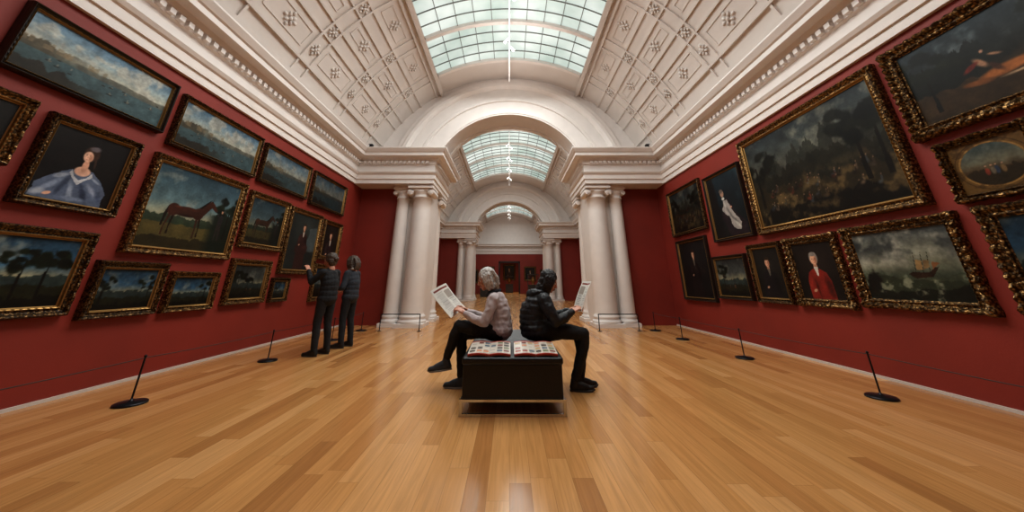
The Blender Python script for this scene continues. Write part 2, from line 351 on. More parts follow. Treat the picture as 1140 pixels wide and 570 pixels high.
# ------------------------------------------------------------------ painting engine
def fbm(ny,nx,cells,seed,octs=4,asp=1.):
    rs=np.random.RandomState(seed); out=np.zeros((ny,nx)); amp=1;tot=0
    for o in range(octs):
        cy=max(2,int(cells*2**o)); cx=max(2,int(cells*asp*2**o)); gq=rs.rand(cy+2,cx+2)
        yy=np.linspace(0,cy,ny)[:,None]; xx=np.linspace(0,cx,nx)[None,:]
        iy=yy.astype(int);ix=xx.astype(int); fy=yy-iy;fx=xx-ix; fy=fy*fy*(3-2*fy);fx=fx*fx*(3-2*fx)
        out+=amp*((gq[iy,ix]*(1-fx)+gq[iy,ix+1]*fx)*(1-fy)+(gq[iy+1,ix]*(1-fx)+gq[iy+1,ix+1]*fx)*fy); tot+=amp; amp*=.55
    return out/tot
class Pic:
    def __init__(s,w,h,seed,px=.011):
        s.nx=int(min(230,max(40,w/px))); s.ny=int(min(200,max(40,h/px))); s.asp=w/h; s.seed=seed
        s.U,s.V=np.meshgrid(np.linspace(0,1,s.nx),np.linspace(0,1,s.ny))
        s.c=np.zeros((s.ny,s.nx,3))
        s.n=fbm(s.ny,s.nx,4,seed,5,s.asp); s.n2=fbm(s.ny,s.nx,9,seed+1,4,s.asp)
    def mix(s,a,c):
        a=np.clip(a,0,1)[...,None]; s.c=s.c*(1-a)+(np.array(c)/255.)*a; return s
    def grad(s,stops):
        vs=[p for p,_ in stops]; 
        for i in range(3): s.c[...,i]=np.interp(s.V+(s.n-.5)*.15,vs,[c[i]/255. for _,c in stops])
        return s
    def clouds(s,c,amt=.6,lo=.5,v0=.4):
        s.mix(np.clip((s.n-lo)*6,0,1)*amt*np.clip((s.V-v0)*6,0,1),c); return s
    def ell(s,cx,cy,rx,ry,c,rot=0,soft=.15,a=1,rough=0):
        dx=(s.U-cx)*s.asp; dy=s.V-cy; ca,sa=math.cos(rot),math.sin(rot)
        d=np.sqrt(((dx*ca+dy*sa)/rx)**2+((-dx*sa+dy*ca)/ry)**2)+(s.n2-.5)*rough
        s.mix(np.clip((1-d)/soft,0,1)*a,c); return s
    def poly(s,pts,c,a=1,rough=0.):
        px=s.U+(s.n2-.5)*rough/s.asp; py=s.V+(s.n-.5)*rough; ins=np.zeros_like(px,bool); n=len(pts)
        for i in range(n):
            x0,y0=pts[i];x1,y1=pts[(i+1)%n]
            if y0==y1: continue
            t=((y0>py)!=(y1>py))&(px<(x1-x0)*(py-y0)/(y1-y0)+x0); ins^=t
        s.mix(ins*1.*a,c); return s
    def hor(s,y,c,rough=.1,a=1,x0=0,x1=1,edge=.03):
        prof=y+(fbm(2,s.nx,5,s.seed+int(y*100)+7,5,3)[0]-.5)*rough
        m=np.clip((prof[None,:]-s.V)/.01,0,1)*np.clip((s.U-x0)/edge+ (1 if x0<=0 else 0),0,1)*np.clip((x1-s.U)/edge+(1 if x1>=1 else 0),0,1)
        s.mix(m*a,c); return s
    def mott(s,amt=.3):
        s.c*= (1+amt*(s.n2-.5)*2)[...,None]; return s
    def done(s): return np.clip(s.c,0,1)
def p_harbor(w,h,sd,k=1.):
    p=Pic(w,h,sd); p.grad([(0,(34,52,58)),(.42,(90,112,116)),(.5,(176,176,160)),(.75,(126,148,158)),(1,(70,100,124))]).clouds((188,182,166),.7)
    p.hor(.56,(70,62,46),.22,.9,0,.45,.3); p.hor(.50,(88,84,72),.06,.8,.3,1)
    p.hor(.40,(60,86,94),.03,.75); p.hor(.18,(40,33,23),.2,.9,0,.6,.3)
    rs=random.Random(sd)
    for i in range(16):
        x=rs.uniform(.15,.95);y=rs.uniform(.2,.43); sz=(.012+.03*(.5-y)*2)
        p.ell(x,y,sz*1.6,sz*.35,(30,24,20)); 
        if i%2: p.poly([(x-.003,y),(x+sz*.5,y),(x,y+sz*2.2)],(150,142,124),.6)
    for i in range(14):
        x=rs.uniform(0,.5); p.poly([(x,.47),(x+.03,.47),(x+.03,.54+rs.random()*.06),(x,.54+rs.random()*.05)],(128,112,86),.5)
    p.mott(.25); p.c*=k; return p.done()
def tree(p,t,base,top,seed,c=(20,24,13),sp=.15):
    rs=random.Random(seed); p.poly([(t-.012,base),(t+.018,base),(t+.010,top),(t-.002,top)],(18,14,9))
    for i in range(12):
        a=rs.uniform(0,6.28); r=rs.random()**.5
        q=.6+rs.random()*.9
        p.ell(t+math.cos(a)*r*sp/p.asp*1.3,top+math.sin(a)*r*sp*.8,sp*.45,sp*.33,tuple(int(v*q) for v in c),0,.4,.95,1.4)
def p_land(w,h,sd,trees=(.1,.85),k=1.,sky=(64,104,134),glow=(176,170,136)):
    p=Pic(w,h,sd); p.grad([(0,(20,20,12)),(.3,(44,42,24)),(.42,glow),(.6,sky),(1,tuple(int(x*.6) for x in sky))]).clouds((170,168,150),.55,.52,.42)
    p.hor(.46,(46,60,58),.14,.9); p.hor(.38,(60,74,74),.02,.6,.3,.7,.1); p.hor(.30,(36,36,20),.15,1)
    for t in trees: tree(p,t,.12,.66,sd*9+int(t*50),sp=.20)
    p.hor(.16,(16,14,8),.2,1)
    rs=random.Random(sd)
    for i in range(3): x=rs.uniform(.3,.7); p.ell(x,.24,.008,.03,(120,70,46),0,.3); p.ell(x,.275,.007,.010,(170,130,104),0,.3)
    p.mott(.35); p.c*=k; return p.done()
def p_dark(w,h,sd,k=1.,warm=(110,86,56)):
    p=Pic(w,h,sd); p.grad([(0,(18,15,11)),(.45,(36,32,24)),(.62,(66,66,58)),(.8,(58,64,62)),(1,(30,36,40))]).clouds((126,124,108),.65,.52,.5)
    p.hor(.68,(40,41,34),.55,.9); p.hor(.54,(28,26,18),.35,.85); p.hor(.38,(48,39,24),.25,.75); p.hor(.16,(17,14,10),.2,.9)
    p.mix(np.clip((p.n2-.54)*7,0,1)*np.clip((.5-p.V)*5,0,1)*.5,(104,84,52))
    rs=random.Random(sd)
    for i in range(44):
        x=rs.uniform(.12,.9);y=rs.uniform(.15,.36); q=rs.uniform(.4,1.0); c=tuple(int(v*q) for v in rs.choice([warm,(140,116,92),(120,54,36),(84,90,96),(40,30,22)]))
        p.ell(x,y,.030,.020,c,rs.uniform(-.6,.6),.7,.8,1.4); p.ell(x+.01,y+.028,.010,.026,c,rs.uniform(-.4,.4),.6,.8,1.0); p.ell(x+.012,y+.058,.007,.009,(150,118,92),0,.5,.7)
    for t in(.06,.95,.84): tree(p,t,.2,.68,sd+int(t*90),(14,15,10),.22)
    p.mott(.4); p.c*=k; return p.done()
def p_portrait(w,h,sd,coat=(40,30,30),bg=(24,20,17),fx=.5,fy=.68,fs=.1,hair=(50,36,26),sky=None,shirt=(200,190,175),lap=False):
    p=Pic(w,h,sd,.0065); p.grad([(0,bg),(1,bg)])
    p.ell(fx+.1,fy,.5,.5,tuple(int(v*1.6) for v in bg),0,.9,.8,.4)
    A=p.asp
    if sky: p.poly([(.62,.35),(1,.3),(1,.8),(.7,.75)],sky,.7,.15)
    sh=tuple(int(v*.55) for v in coat); hi=tuple(min(255,int(v*1.35)) for v in coat)
    p.poly([(fx-fs*2.1/A,0),(fx+fs*2.2/A,0),(fx+fs*2.05/A,fy-fs*3.4),(fx+fs*1.6/A,fy-fs*2.1),(fx+fs*.45/A,fy-fs*1.45),(fx-fs*.45/A,fy-fs*1.45),(fx-fs*1.6/A,fy-fs*2.1),(fx-fs*2.1/A,fy-fs*3.4)],coat,1,.02)
    p.ell(fx+fs*1.5/A,fy-fs*4.2,fs*.75,fs*2.4,sh,.12,.7,.85,.5); p.ell(fx-fs*1.6/A,fy-fs*3.6,fs*.45,fs*1.5,hi,-.15,.7,.6,.6)
    p.ell(fx-fs*.6/A,fy-fs*4.6,fs*.25,fs*1.8,sh,.1,.7,.7,.6)
    if lap: p.ell(fx,fy-fs*6,fs*3.0,fs*2.0,coat,0,.2,1,.5); p.ell(fx+.1,fy-fs*5.4,fs*1.6,fs*.5,hi,.2,.6,.6,1)
    p.ell(fx,fy-fs*1.2,fs*.40,fs*.7,(160,116,92),0,.2)
    p.poly([(fx-fs*.38/A,fy-fs*1.25),(fx+fs*.38/A,fy-fs*1.25),(fx+fs*.18/A,fy-fs*2.6),(fx-fs*.05/A,fy-fs*2.7)],shirt,.95,.01)
    p.ell(fx,fy+fs*.20,fs*.86,fs*1.05,hair,0,.15)
    p.ell(fx-fs*.05/A,fy-fs*.05,fs*.66,fs*.95,(196,150,122),0,.25)
    p.ell(fx+fs*.32/A,fy-fs*.12,fs*.34,fs*.75,(132,86,66),0,.7,.75)
    p.ell(fx,fy+fs*.82,fs*.72,fs*.38,hair,0,.25)
    for q in(-.27,.24): p.ell(fx+q*fs/A,fy+fs*.08,fs*.12,fs*.06,(40,26,22),0,.4)
    p.ell(fx-fs*.02,fy-fs*.2,fs*.08,fs*.22,(160,104,82),0,.6,.8); p.ell(fx,fy-fs*.52,fs*.19,fs*.06,(140,64,56),0,.5)
    p.ell(fx-fs*1.2/A,fy-fs*4.9,fs*.42,fs*.26,(176,134,108),.5,.3)
    p.mott(.22); return p.done()
def p_lady(w,h,sd):
    p=Pic(w,h,sd,.0055); p.grad([(0,(18,14,13)),(1,(22,17,15))]); A=p.asp
    p.poly([(.02,0),(.90,0),(.88,.20),(.76,.38),(.64,.46),(.36,.46),(.22,.36),(.06,.18)],(84,94,114),1,.06)
    for i,(x,y,rx,ry,rt,c) in enumerate(((.2,.18,.05,.2,-.7,(140,152,172)),(.34,.2,.04,.2,-.3,(48,56,74)),(.45,.16,.04,.16,.2,(150,160,176)),(.60,.18,.04,.2,.5,(46,54,74)),(.72,.2,.05,.2,.7,(146,154,170)),(.82,.12,.05,.14,.6,(52,60,80)),(.5,.06,.2,.03,0,(126,138,160)),(.28,.34,.1,.03,.5,(164,172,184)),(.70,.36,.1,.025,-.5,(150,160,174)),(.12,.08,.1,.05,.3,(170,176,186)))):
        p.ell(x,y,rx,ry,c,rt,.7,.85,1.3)
    p.ell(.50,.45,.10,.075,(208,164,140),0,.2); p.ell(.505,.53,.042,.1,(190,144,120),0,.2)
    p.poly([(.37,.45),(.42,.37),(.5,.32),(.58,.37),(.63,.45),(.65,.40),(.5,.25),(.35,.40)],(186,186,188),.9,.04)
    p.ell(.525,.72,.100,.118,(58,40,30),.1,.2); p.ell(.54,.80,.075,.045,(104,96,100),.2,.4,.9,.5); p.ell(.495,.67,.062,.086,(216,172,146),.1,.2)
    p.ell(.53,.655,.033,.068,(150,104,84),0,.7,.7)
    for q in(-.028,.014): p.ell(.495+q/A,.685,.010,.005,(44,30,28),0,.4); p.ell(.495+q/A,.70,.013,.003,(80,54,44),0,.5,.7)
    p.ell(.485,.66,.005,.017,(180,126,104),0,.5,.8); p.ell(.487,.630,.014,.005,(164,74,68),0,.5)
    p.ell(.61,.60,.018,.10,(60,42,34),.12,.4,.9,.5); p.ell(.22,.08,.05,.025,(204,158,134),.4,.3); p.mott(.2); return p.done()
def legs(p,xs,y0,y1,c,wd=.012):
    for x0,x1 in xs: 
        p.poly([(x0-wd*1.5,y1),(x0+wd*1.5,y1),(x1+wd*.6,y0+.1),(x1+wd,y0),(x1-wd,y0),(x1-wd*.6,y0+.1)],c)
def p_horse(w,h,sd,k=1.,hc=(60,31,21)):
    p=Pic(w,h,sd,.007); p.grad([(0,(34,32,17)),(.3,(84,78,42)),(.36,(150,146,118)),(.55,(90,112,116)),(1,(40,60,72))]).clouds((146,146,132),.6,.5,.4)
    p.hor(.40,(40,52,38),.1,.9); p.hor(.30,(84,72,38),.05,.9); p.hor(.14,(40,34,19),.1,.9)
    p.hor(.56,(20,26,18),.3,.95,.66,1,.1); tree(p,.92,.2,.66,sd,(18,24,15),.2)
    c=hc; d=tuple(int(v*.55) for v in hc); A=p.asp; hl=tuple(int(v*1.7) for v in hc)
    legs(p,[(.28,.265),(.57,.585)],.17,.42,d,.010); legs(p,[(.245,.215),(.54,.545)],.15,.42,c,.010)
    p.ell(.41,.475,.225,.070,c,.02,.15); p.ell(.265,.475,.085,.085,c,0,.15); p.ell(.54,.475,.085,.085,c,0,.15)
    p.ell(.41,.425,.16,.022,d,0,.7,.8); p.ell(.30,.52,.06,.02,hl,0,.8,.6); p.ell(.50,.51,.08,.02,hl,0,.8,.5)
    p.poly([(.53,.545),(.59,.44),(.69,.61),(.69,.67),(.65,.68)],c); p.poly([(.655,.69),(.70,.66),(.765,.575),(.755,.55),(.72,.565),(.67,.61)],c); p.poly([(.665,.67),(.68,.67),(.675,.72)],d)
    p.poly([(.53,.555),(.64,.69),(.66,.70),(.57,.555)],(22,14,10)); p.poly([(.21,.52),(.185,.42),(.18,.26),(.197,.26),(.215,.42)],(26,16,12))
    p.poly([(.80,.16),(.812,.16),(.83,.34),(.846,.16),(.862,.16),(.86,.50),(.80,.50)],(40,34,30)); p.ell(.832,.46,.040,.08,(42,36,36),0,.2); p.ell(.832,.575,.018,.028,(160,120,96),0,.2); p.ell(.832,.60,.028,.012,(20,16,14),0,.2)
    p.poly([(.765,.54),(.82,.50),(.82,.475),(.775,.52)],(42,36,36))
    p.mott(.25); p.c*=k; return p.done()
def p_ship(w,h,sd):
    p=Pic(w,h,sd,.007); p.grad([(0,(28,32,24)),(.35,(66,72,58)),(.5,(110,110,92)),(.7,(132,132,116)),(1,(54,58,60))]).clouds((164,160,144),.7,.5,.4)
    p.mix(np.clip((fbm(p.ny,p.nx,3,sd+5,4,p.asp)-.50)*6,0,1)*np.clip((p.V-.5)*4,0,1)*.85,(44,46,46))
    p.poly([(.0,.42),(.55,.30),(1,.38),(1,0),(0,0)],(62,66,50),.95,.25); p.poly([(.0,.30),(.3,.36),(.5,.24),(.8,.30),(1,.2),(1,0),(0,0)],(44,48,35),.9,.2); p.poly([(0,.16),(.5,.12),(1,.2),(1,0),(0,0)],(24,24,18),.95,.2)
    p.mix(np.clip((p.n2-.60)*9,0,1)*np.clip((.42-p.V)*8,0,1)*.55,(140,140,118))
    p.poly([(.50,.36),(.56,.30),(.72,.32),(.80,.45),(.76,.44),(.70,.38),(.54,.39)],(44,28,18)); 
    for x in(.57,.64,.70): p.poly([(x,.36),(x+.006,.36),(x+.045,.66),(x+.04,.66)],(32,24,16))
    p.poly([(.59,.42),(.65,.42),(.665,.54),(.61,.56)],(150,120,78)); p.poly([(.66,.42),(.72,.45),(.73,.54),(.68,.55)],(120,96,64)); p.poly([(.74,.42),(.82,.50),(.75,.52)],(120,80,50))
    p.ell(.10,.25,.14,.18,(22,19,15),0,.3,1,1); p.mott(.3); return p.done()
def p_lion(w,h,sd):
    p=Pic(w,h,sd,.008); p.grad([(0,(34,25,15)),(.3,(60,44,26)),(.45,(30,29,24)),(1,(36,46,52))]).clouds((110,120,122),.6,.53,.5)
    p.hor(.70,(19,21,17),.4,.95,0,.6,.2); p.hor(.34,(56,41,25),.1,.9)
    c=(150,92,48); p.ell(.56,.30,.30,.07,c,.06,.4,1,.5); p.ell(.74,.36,.12,.08,(120,70,35),0,.4,1,.6); p.ell(.80,.40,.05,.05,(170,112,62),0,.4,1,.3)
    p.ell(.38,.26,.14,.04,(112,68,35),-.2,.4,1,.5); p.ell(.50,.36,.03,.10,(70,42,26),.5,.5,.9,.6)
    for x,y,rx,ry,rt,cc in((.44,.46,.04,.10,.5,(160,120,92)),(.47,.58,.022,.028,0,(170,128,104)),(.38,.45,.10,.035,.5,(110,38,28)),(.52,.50,.07,.018,-.5,(160,120,92)),(.62,.22,.2,.018,0,(164,138,108))): p.ell(x,y,rx,ry,cc,rt,.5,.95,.6)
    tree(p,.12,.1,.7,sd,(18,20,13),.26); tree(p,.92,.3,.78,sd+1,(18,21,16),.2)
    p.mott(.35); return p.done()
def p_seated_white(w,h,sd):
    p=Pic(w,h,sd,.007); p.grad([(0,(16,18,18)),(.5,(20,28,32)),(1,(26,40,48))]).clouds((50,72,80),.5,.5,.5)
    p.poly([(0,0),(.3,0),(.22,1),(0,1)],(17,15,15),.9,.1)
    p.poly([(.28,.30),(.40,.58),(.56,.60),(.70,.36),(.95,.14),(.92,0),(.45,0),(.36,.2)],(34,26,30),1,.05)
    p.poly([(.34,.40),(.40,.58),(.52,.58),(.62,.40),(.80,.16),(.74,.06),(.56,.12),(.50,.30)],(150,144,138),1,.10)
    for x,y,rx,ry,rt,cc in((.62,.26,.03,.14,.8,(90,86,86)),(.52,.38,.03,.12,.5,(96,92,90)),(.70,.16,.03,.10,.8,(190,186,176)),(.44,.50,.03,.08,.1,(190,186,178)),(.40,.30,.05,.12,.2,(40,30,34))): p.ell(x,y,rx,ry,cc,rt,.7,.85,.9)
    p.ell(.42,.68,.048,.062,(186,146,122),0,.25); p.ell(.40,.725,.060,.038,(96,84,76),0,.4); p.ell(.425,.60,.042,.028,(200,196,186),0,.3)
    for q in(-.018,.02): p.ell(.425+q/p.asp,.685,.009,.005,(40,28,24),0,.4)
    p.ell(.60,.44,.03,.022,(176,136,112),0,.4); p.mott(.25); return p.done()
def p_oval(w,h,sd):
    p=Pic(w,h,sd,.006); p.grad([(0,(30,24,15)),(.4,(66,50,31)),(.55,(100,96,78)),(1,(42,58,64))]).clouds((110,112,98),.5)
    p.hor(.42,(42,33,20),.2,.9); 
    for x,c in((.4,(120,52,36)),(.52,(50,58,74)),(.6,(112,88,58)),(.47,(100,90,74))): p.ell(x,.38,.04,.09,c,0,.4,1,.5); p.ell(x,.48,.016,.018,(150,116,92))
    d=np.sqrt(((p.U-.5)/.40)**2+((p.V-.5)/.40)**2); m=np.clip((d-1)/.02,0,1); p.mix(m,(104,76,38)); p.mix(np.clip(1-abs(d-1.05)/.05,0,1),(164,126,70)); p.mix(np.clip(1-abs(d-1.2)/.03,0,1),(58,40,19)); 
    p.mix(m*np.clip((p.n2-.5)*8,0,1)*.6,(50,34,16)); p.mott(.2); return p.done()
def painting(name,side,y0,y1,z0,z1,data_fn,fw=.11,style=0,facing=None,**kw):
    W=y1-y0; H=z1-z0
    e=empty(name); xw=WX
    if facing is None:
        if side=='L': mx=Matrix(((0,0,1,-xw),(1,0,0,(y0+y1)/2),(0,1,0,(z0+z1)/2),(0,0,0,1)))
        else: mx=Matrix(((0,0,-1,xw),(-1,0,0,(y0+y1)/2),(0,1,0,(z0+z1)/2),(0,0,0,1)))
    else:
        mx=Matrix(((1,0,0,(y0+y1)/2),(0,0,-1,facing),(0,1,0,(z0+z1)/2),(0,0,0,1)))
    e.matrix_world=mx
    b=MB(); orn=style==1
    prof=[(0,0),(0,.045),(.06,.07),(.18,.085),(.32,.078),(.42,.055),(.60,.042),(.74,.048),(.80,.062),(.88,.055),(.92,.035),(1,.028)]
    per=[]; step=.022 if orn else .03
    cs=[(-W/2,-H/2),(W/2,-H/2),(W/2,H/2),(-W/2,H/2)]
    for i in range(4):
        a=Vector(cs[i]);c=Vector(cs[(i+1)%4]); L=(c-a).length; n=max(6,int(L/step)); 
        for j in range(n):
            p=a+(c-a)*j/n; t=j/n
            per.append((p,L*t,L,i,j==0))
    n=len(per);k=len(prof);v=[]
    for p,t,L,i,cor in per:
        sx=-1 if p.x>0 else 1; sy=-1 if p.y>0 else 1
        wob=0; hm=1+.06*math.sin(t*2*math.pi/.12)
        if orn:
            ph=min(t,L-t); wob=.009*abs(math.sin(ph*math.pi/.09))+.014*math.exp(-(ph/.09)**2)+(.012*math.exp(-((t-L/2)/.1)**2)); hm=1+.20*math.sin(ph*2*math.pi/.09)
        for q,(tt,z) in enumerate(prof):
            Wi=W/2-tt*fw; Hi=H/2-tt*fw
            x=p.x/(W/2)*Wi; y=p.y/(H/2)*Hi
            if orn and tt<.3:
                o=wob*(1-tt/.3)
                if abs(abs(p.x)-W/2)<1e-6: x+= -sx*o
                if abs(abs(p.y)-H/2)<1e-6: y+= -sy*o
            zz=z*(hm if .05<tt<.45 and style!=2 else 1)*(1+.10*math.sin(t*2*math.pi/.06)*(1 if tt>.7 and tt<.9 else 0))
            v.append((x,y,zz*(1.15 if fw>.12 else 1)))
    f=[(i*k+j,((i+1)%n)*k+j,((i+1)%n)*k+j+1,i*k+j+1) for i in range(n) for j in range(k-1)]
    ms=[0 if j<7 else 1 for i in range(n) for j in range(k-1)]
    b.add(v,f,0); b.m=ms
    mm={0:[M_gold,M_slip],1:[M_gold,M_gold],2:[M_dark,M_slip],3:[M_gold2,M_slip]}[style]
    fr=b.obj('frame',mm,e)
    cw=W-2*fw+.01;ch=H-2*fw+.01
    data=data_fn(cw,ch,**kw); ny,nx,_=data.shape
    me=bpy.data.meshes.new('canvas'); xs=np.linspace(-cw/2,cw/2,nx); ys=np.linspace(-ch/2,ch/2,ny)
    XX,YY=np.meshgrid(xs,ys); co=np.stack([XX,YY,np.full_like(XX,.028)],-1).reshape(-1,3)
    idx=np.arange(ny*nx).reshape(ny,nx); F=np.stack([idx[:-1,:-1],idx[:-1,1:],idx[1:,1:],idx[1:,:-1]],-1).reshape(-1,4)
    me.vertices.add(len(co)); me.vertices.foreach_set('co',co.ravel()); me.loops.add(F.size); me.loops.foreach_set('vertex_index',F.ravel().astype(np.int32))
    me.polygons.add(len(F)); me.polygons.foreach_set('loop_start',(np.arange(len(F))*4).astype(np.int32)); me.polygons.foreach_set('loop_total',np.full(len(F),4,np.int32))
    me.update(calc_edges=True); me.validate()
    at=me.color_attributes.new('paint','FLOAT_COLOR','POINT'); cc=np.ones((ny*nx,4)); cc[:,:3]=s2l(data).reshape(-1,3); at.data.foreach_set('color',cc.ravel())
    me.materials.append(M_canvas); o=bpy.data.objects.new('canvas',me); C.objects.link(o); o.parent=e
    return e
# left wall
painting('harbour_painting','L',2.34,3.77,2.90,3.60,p_harbor,.06,2,sd=11,k=1.0)
painting('dark_portrait_painting','L',1.95,2.70,2.07,2.72,lambda w,h:p_portrait(w,h,5,fy=.6,fs=.12),.09,0)
painting('lady_portrait_painting','L',2.81,3.635,1.78,2.685,lambda w,h:p_lady(w,h,21),.085,3)
painting('river_landscape_painting','L',2.45,3.57,.78,1.60,lambda w,h:p_land(w,h,31,(.15,.62,.8),.85),.10,3)
painting('canal_view_painting','L',3.88,5.39,2.81,3.56,lambda w,h:p_harbor(w,h,12,.9),.07,3)
painting('canal_view_painting','L',5.49,6.93,2.80,3.54,lambda w,h:p_harbor(w,h,13,.75),.07,3)
painting('canal_view_painting','L',7.07,8.60,2.75,3.54,lambda w,h:p_harbor(w,h,14,.55),.07,3)
painting('horse_and_groom_painting','L',3.82,5.33,1.425,2.67,lambda w,h:p_horse(w,h,41),.10,0)
painting('racehorse_painting','L',5.44,6.50,1.645,2.62,lambda w,h:p_horse(w,h,42,.7,(70,44,30)),.10,0)
painting('full_length_portrait_painting','L',6.56,7.73,1.25,2.59,lambda w,h:p_portrait(w,h,43,(52,30,26),(30,34,32),.5,.76,.065,sky=(80,90,92),lap=True),.10,0)
painting('small_portrait_painting','L',7.83,8.70,1.60,2.55,lambda w,h:p_portrait(w,h,44,fy=.65,fs=.12),.10,0)
painting('park_landscape_painting','L',3.67,4.44,.72,1.33,lambda w,h:p_land(w,h,32,(.1,.9),.7),.09,3)
painting('park_landscape_painting','L',4.52,5.26,.72,1.24,lambda w,h:p_land(w,h,33,(.85,),.7),.08,0)
painting('park_landscape_painting','L',5.44,6.34,.75,1.47,lambda w,h:p_land(w,h,34,(.2,.5),.6,(90,96,90)),.10,0)
painting('park_landscape_painting','L',6.48,6.96,.74,1.18,lambda w,h:p_land(w,h,35,(.3,),.6),.07,3)
painting('park_landscape_painting','L',7.78,8.60,.68,1.51,lambda w,h:p_land(w,h,36,(.3,),.6),.10,0)
# right wall
painting('lion_hunt_painting','R',1.75,3.25,2.55,3.66,lambda w,h:p_lion(w,h,51),.13,1)
painting('battle_landscape_painting','R',3.35,5.84,1.88,3.65,lambda w,h:p_dark(w,h,52),.13,0)
painting('oval_scene_painting','R',2.50,3.14,1.84,2.44,lambda w,h:p_oval(w,h,53),.06,1)
painting('stormy_landscape_painting','R',1.95,3.07,.84,1.77,lambda w,h:p_land(w,h,54,(.7,),.6),.11,1)
painting('shipwreck_painting','R',3.24,4.41,.81,1.77,lambda w,h:p_ship(w,h,55),.10,1)
painting('red_coat_portrait_painting','R',4.52,5.39,.77,1.75,lambda w,h:p_portrait(w,h,56,(120,36,27),(26,20,17),.5,.70,.112,(120,112,104),shirt=(190,184,172)),.10,1)
painting('dark_portrait_painting','R',5.48,6.25,.76,1.75,lambda w,h:p_portrait(w,h,57,(24,20,22),(22,20,18),.5,.70,.10,shirt=(100,92,80)),.09,3)
painting('dark_landscape_painting','R',6.36,7.40,.77,1.62,lambda w,h:p_land(w,h,58,(.2,),.75,(84,88,84)),.07,2)
painting('dark_portrait_painting','R',7.50,8.85,.68,2.12,lambda w,h:p_portrait(w,h,59,(26,22,22),(19,19,19),.5,.76,.075,shirt=(100,92,80)),.08,2)
painting('robed_man_portrait_painting','R',5.95,7.15,1.90,3.34,lambda w,h:p_seated_white(w,h,60),.07,2)
painting('dark_landscape_painting','R',7.33,8.93,2.24,3.44,lambda w,h:p_dark(w,h,61,.75),.08,3)
sd=70
for (ya,yb,za,zb) in((11.8,13.6,.9,2.2),(13.9,15.2,1.0,2.3),(15.5,17.4,.9,2.2),(17.7,19.0,1.0,2.5),(19.2,20.4,.9,2.0),(24.5,26.5,.9,2.4),(27,28.8,1.0,2.5),(29.3,31,.9,2.3),(31.4,33.2,1,2.4),(12,14.5,2.42,3.5),(15,17.4,2.45,3.5)):
    for S in 'LR':
        sd+=1
        painting('gallery_painting',S,ya,yb,za,zb,(lambda w,h,sd=sd:(p_land if sd%2 else p_dark)(w,h,sd,k=.9)),.12,0)
for xa,xb,za,zb in((-3.9,-3.1,1.0,2.3),(-2.7,-1.5,1.2,2.6),(1.5,2.7,1.2,2.6),(3.1,3.9,1.0,2.3)):
    sd+=1; painting('gallery_painting','F',xa,xb,za,zb,(lambda w,h,sd=sd:p_portrait(w,h,sd,(60,30,26),(30,26,22),.5,.68,.09)),.12,0,facing=34.3)
painting('altarpiece_painting','F',-.75,.75,1.3,3.2,(lambda w,h:p_portrait(w,h,99,(60,36,26),(26,20,16),.5,.72,.09)),.16,0,facing=42)
# ------------------------------------------------------------------ stanchions, cords, hoops
def stanchion(x,y):
    b=MB(); b.lathe((0,0,0),[(.125,0),(.125,.012),(.115,.02),(.03,.026),(.012,.035),(.008,.05)],28)
    b.cyl((0,0,.03),(0,0,.40),.008,n=10); b.ball((0,0,.405),.013,n=10); o=b.obj('stanchion',[M_iron]); o.location=(x,y,0)
LS=[(-3.60,-1.7),(-3.60,.08),(-3.61,1.87),(-3.62,3.66),(-3.57,5.45),(-3.55,7.24),(-3.55,8.6)]
RS=[(3.75,-1.7),(3.74,.2),(3.74,2.02),(3.75,3.84),(3.60,5.63),(3.52,7.35),(3.5,8.6)]
for L,nm in((LS,'left'),(RS,'right')):
    for x,y in L: stanchion(x,y)
    for i in range(len(L)-1):
        b=MB(); p=Vector((*L[i],.39));q=Vector((*L[i+1],.39)); dd=(q-p).normalized()*.0095; p+=dd;q-=dd; N=8; pts=[p.lerp(q,j/N)-Vector((0,0,.012*4*(j/N)*(1-j/N))) for j in range(N+1)]
        for j in range(N): b.cyl(pts[j],pts[j+1],.004,n=6)
        b.obj('barrier_cord',[M_rope])
for sg in(-1,1):
    b=MB(); xa,xb=sg*3.08,sg*2.14
    b.cyl((xa,8.5,0),(xa,8.5,.37),.011,n=8);b.cyl((xb,8.5,0),(xb,8.5,.37),.011,n=8);b.cyl((xa,8.5,.37),(xb,8.5,.37),.011,n=8); b.ball((xa,8.5,.37),.011,n=8); b.ball((xb,8.5,.37),.011,n=8)
    for x in(xa,xb): b.cyl((x,8.5,0),(x,8.5,.01),.05,n=14)
    b.obj('hoop_barrier',[M_iron])
M_case=mat('case_plinth',rgb(52,46,42),.5,var=.1)
def glasscase(x,y,s=1.):
    e=empty('display_case',(x,y,0)); b=MB(); b.box(-.4,.4,-.3,.3,0,.85); b.box(-.43,.43,-.33,.33,.85,.9); b.box(-.43,.43,-.33,.33,1.65,1.70)
    for sx in(-.41,.41):
        for sy in(-.31,.31): b.box(sx-.015,sx+.015,sy-.015,sy+.015,.9,1.65)
    b.lathe((0,0,.9),[(.10,0),(.10,.03),(.05,.07),(.16,.22),(.20,.36),(.10,.50),(.08,.56),(.12,.60)],20,1); b.obj('case',[M_case,M_slip],e)
glasscase(-1.9,27.5); glasscase(1.9,27.5); glasscase(0,37.2)
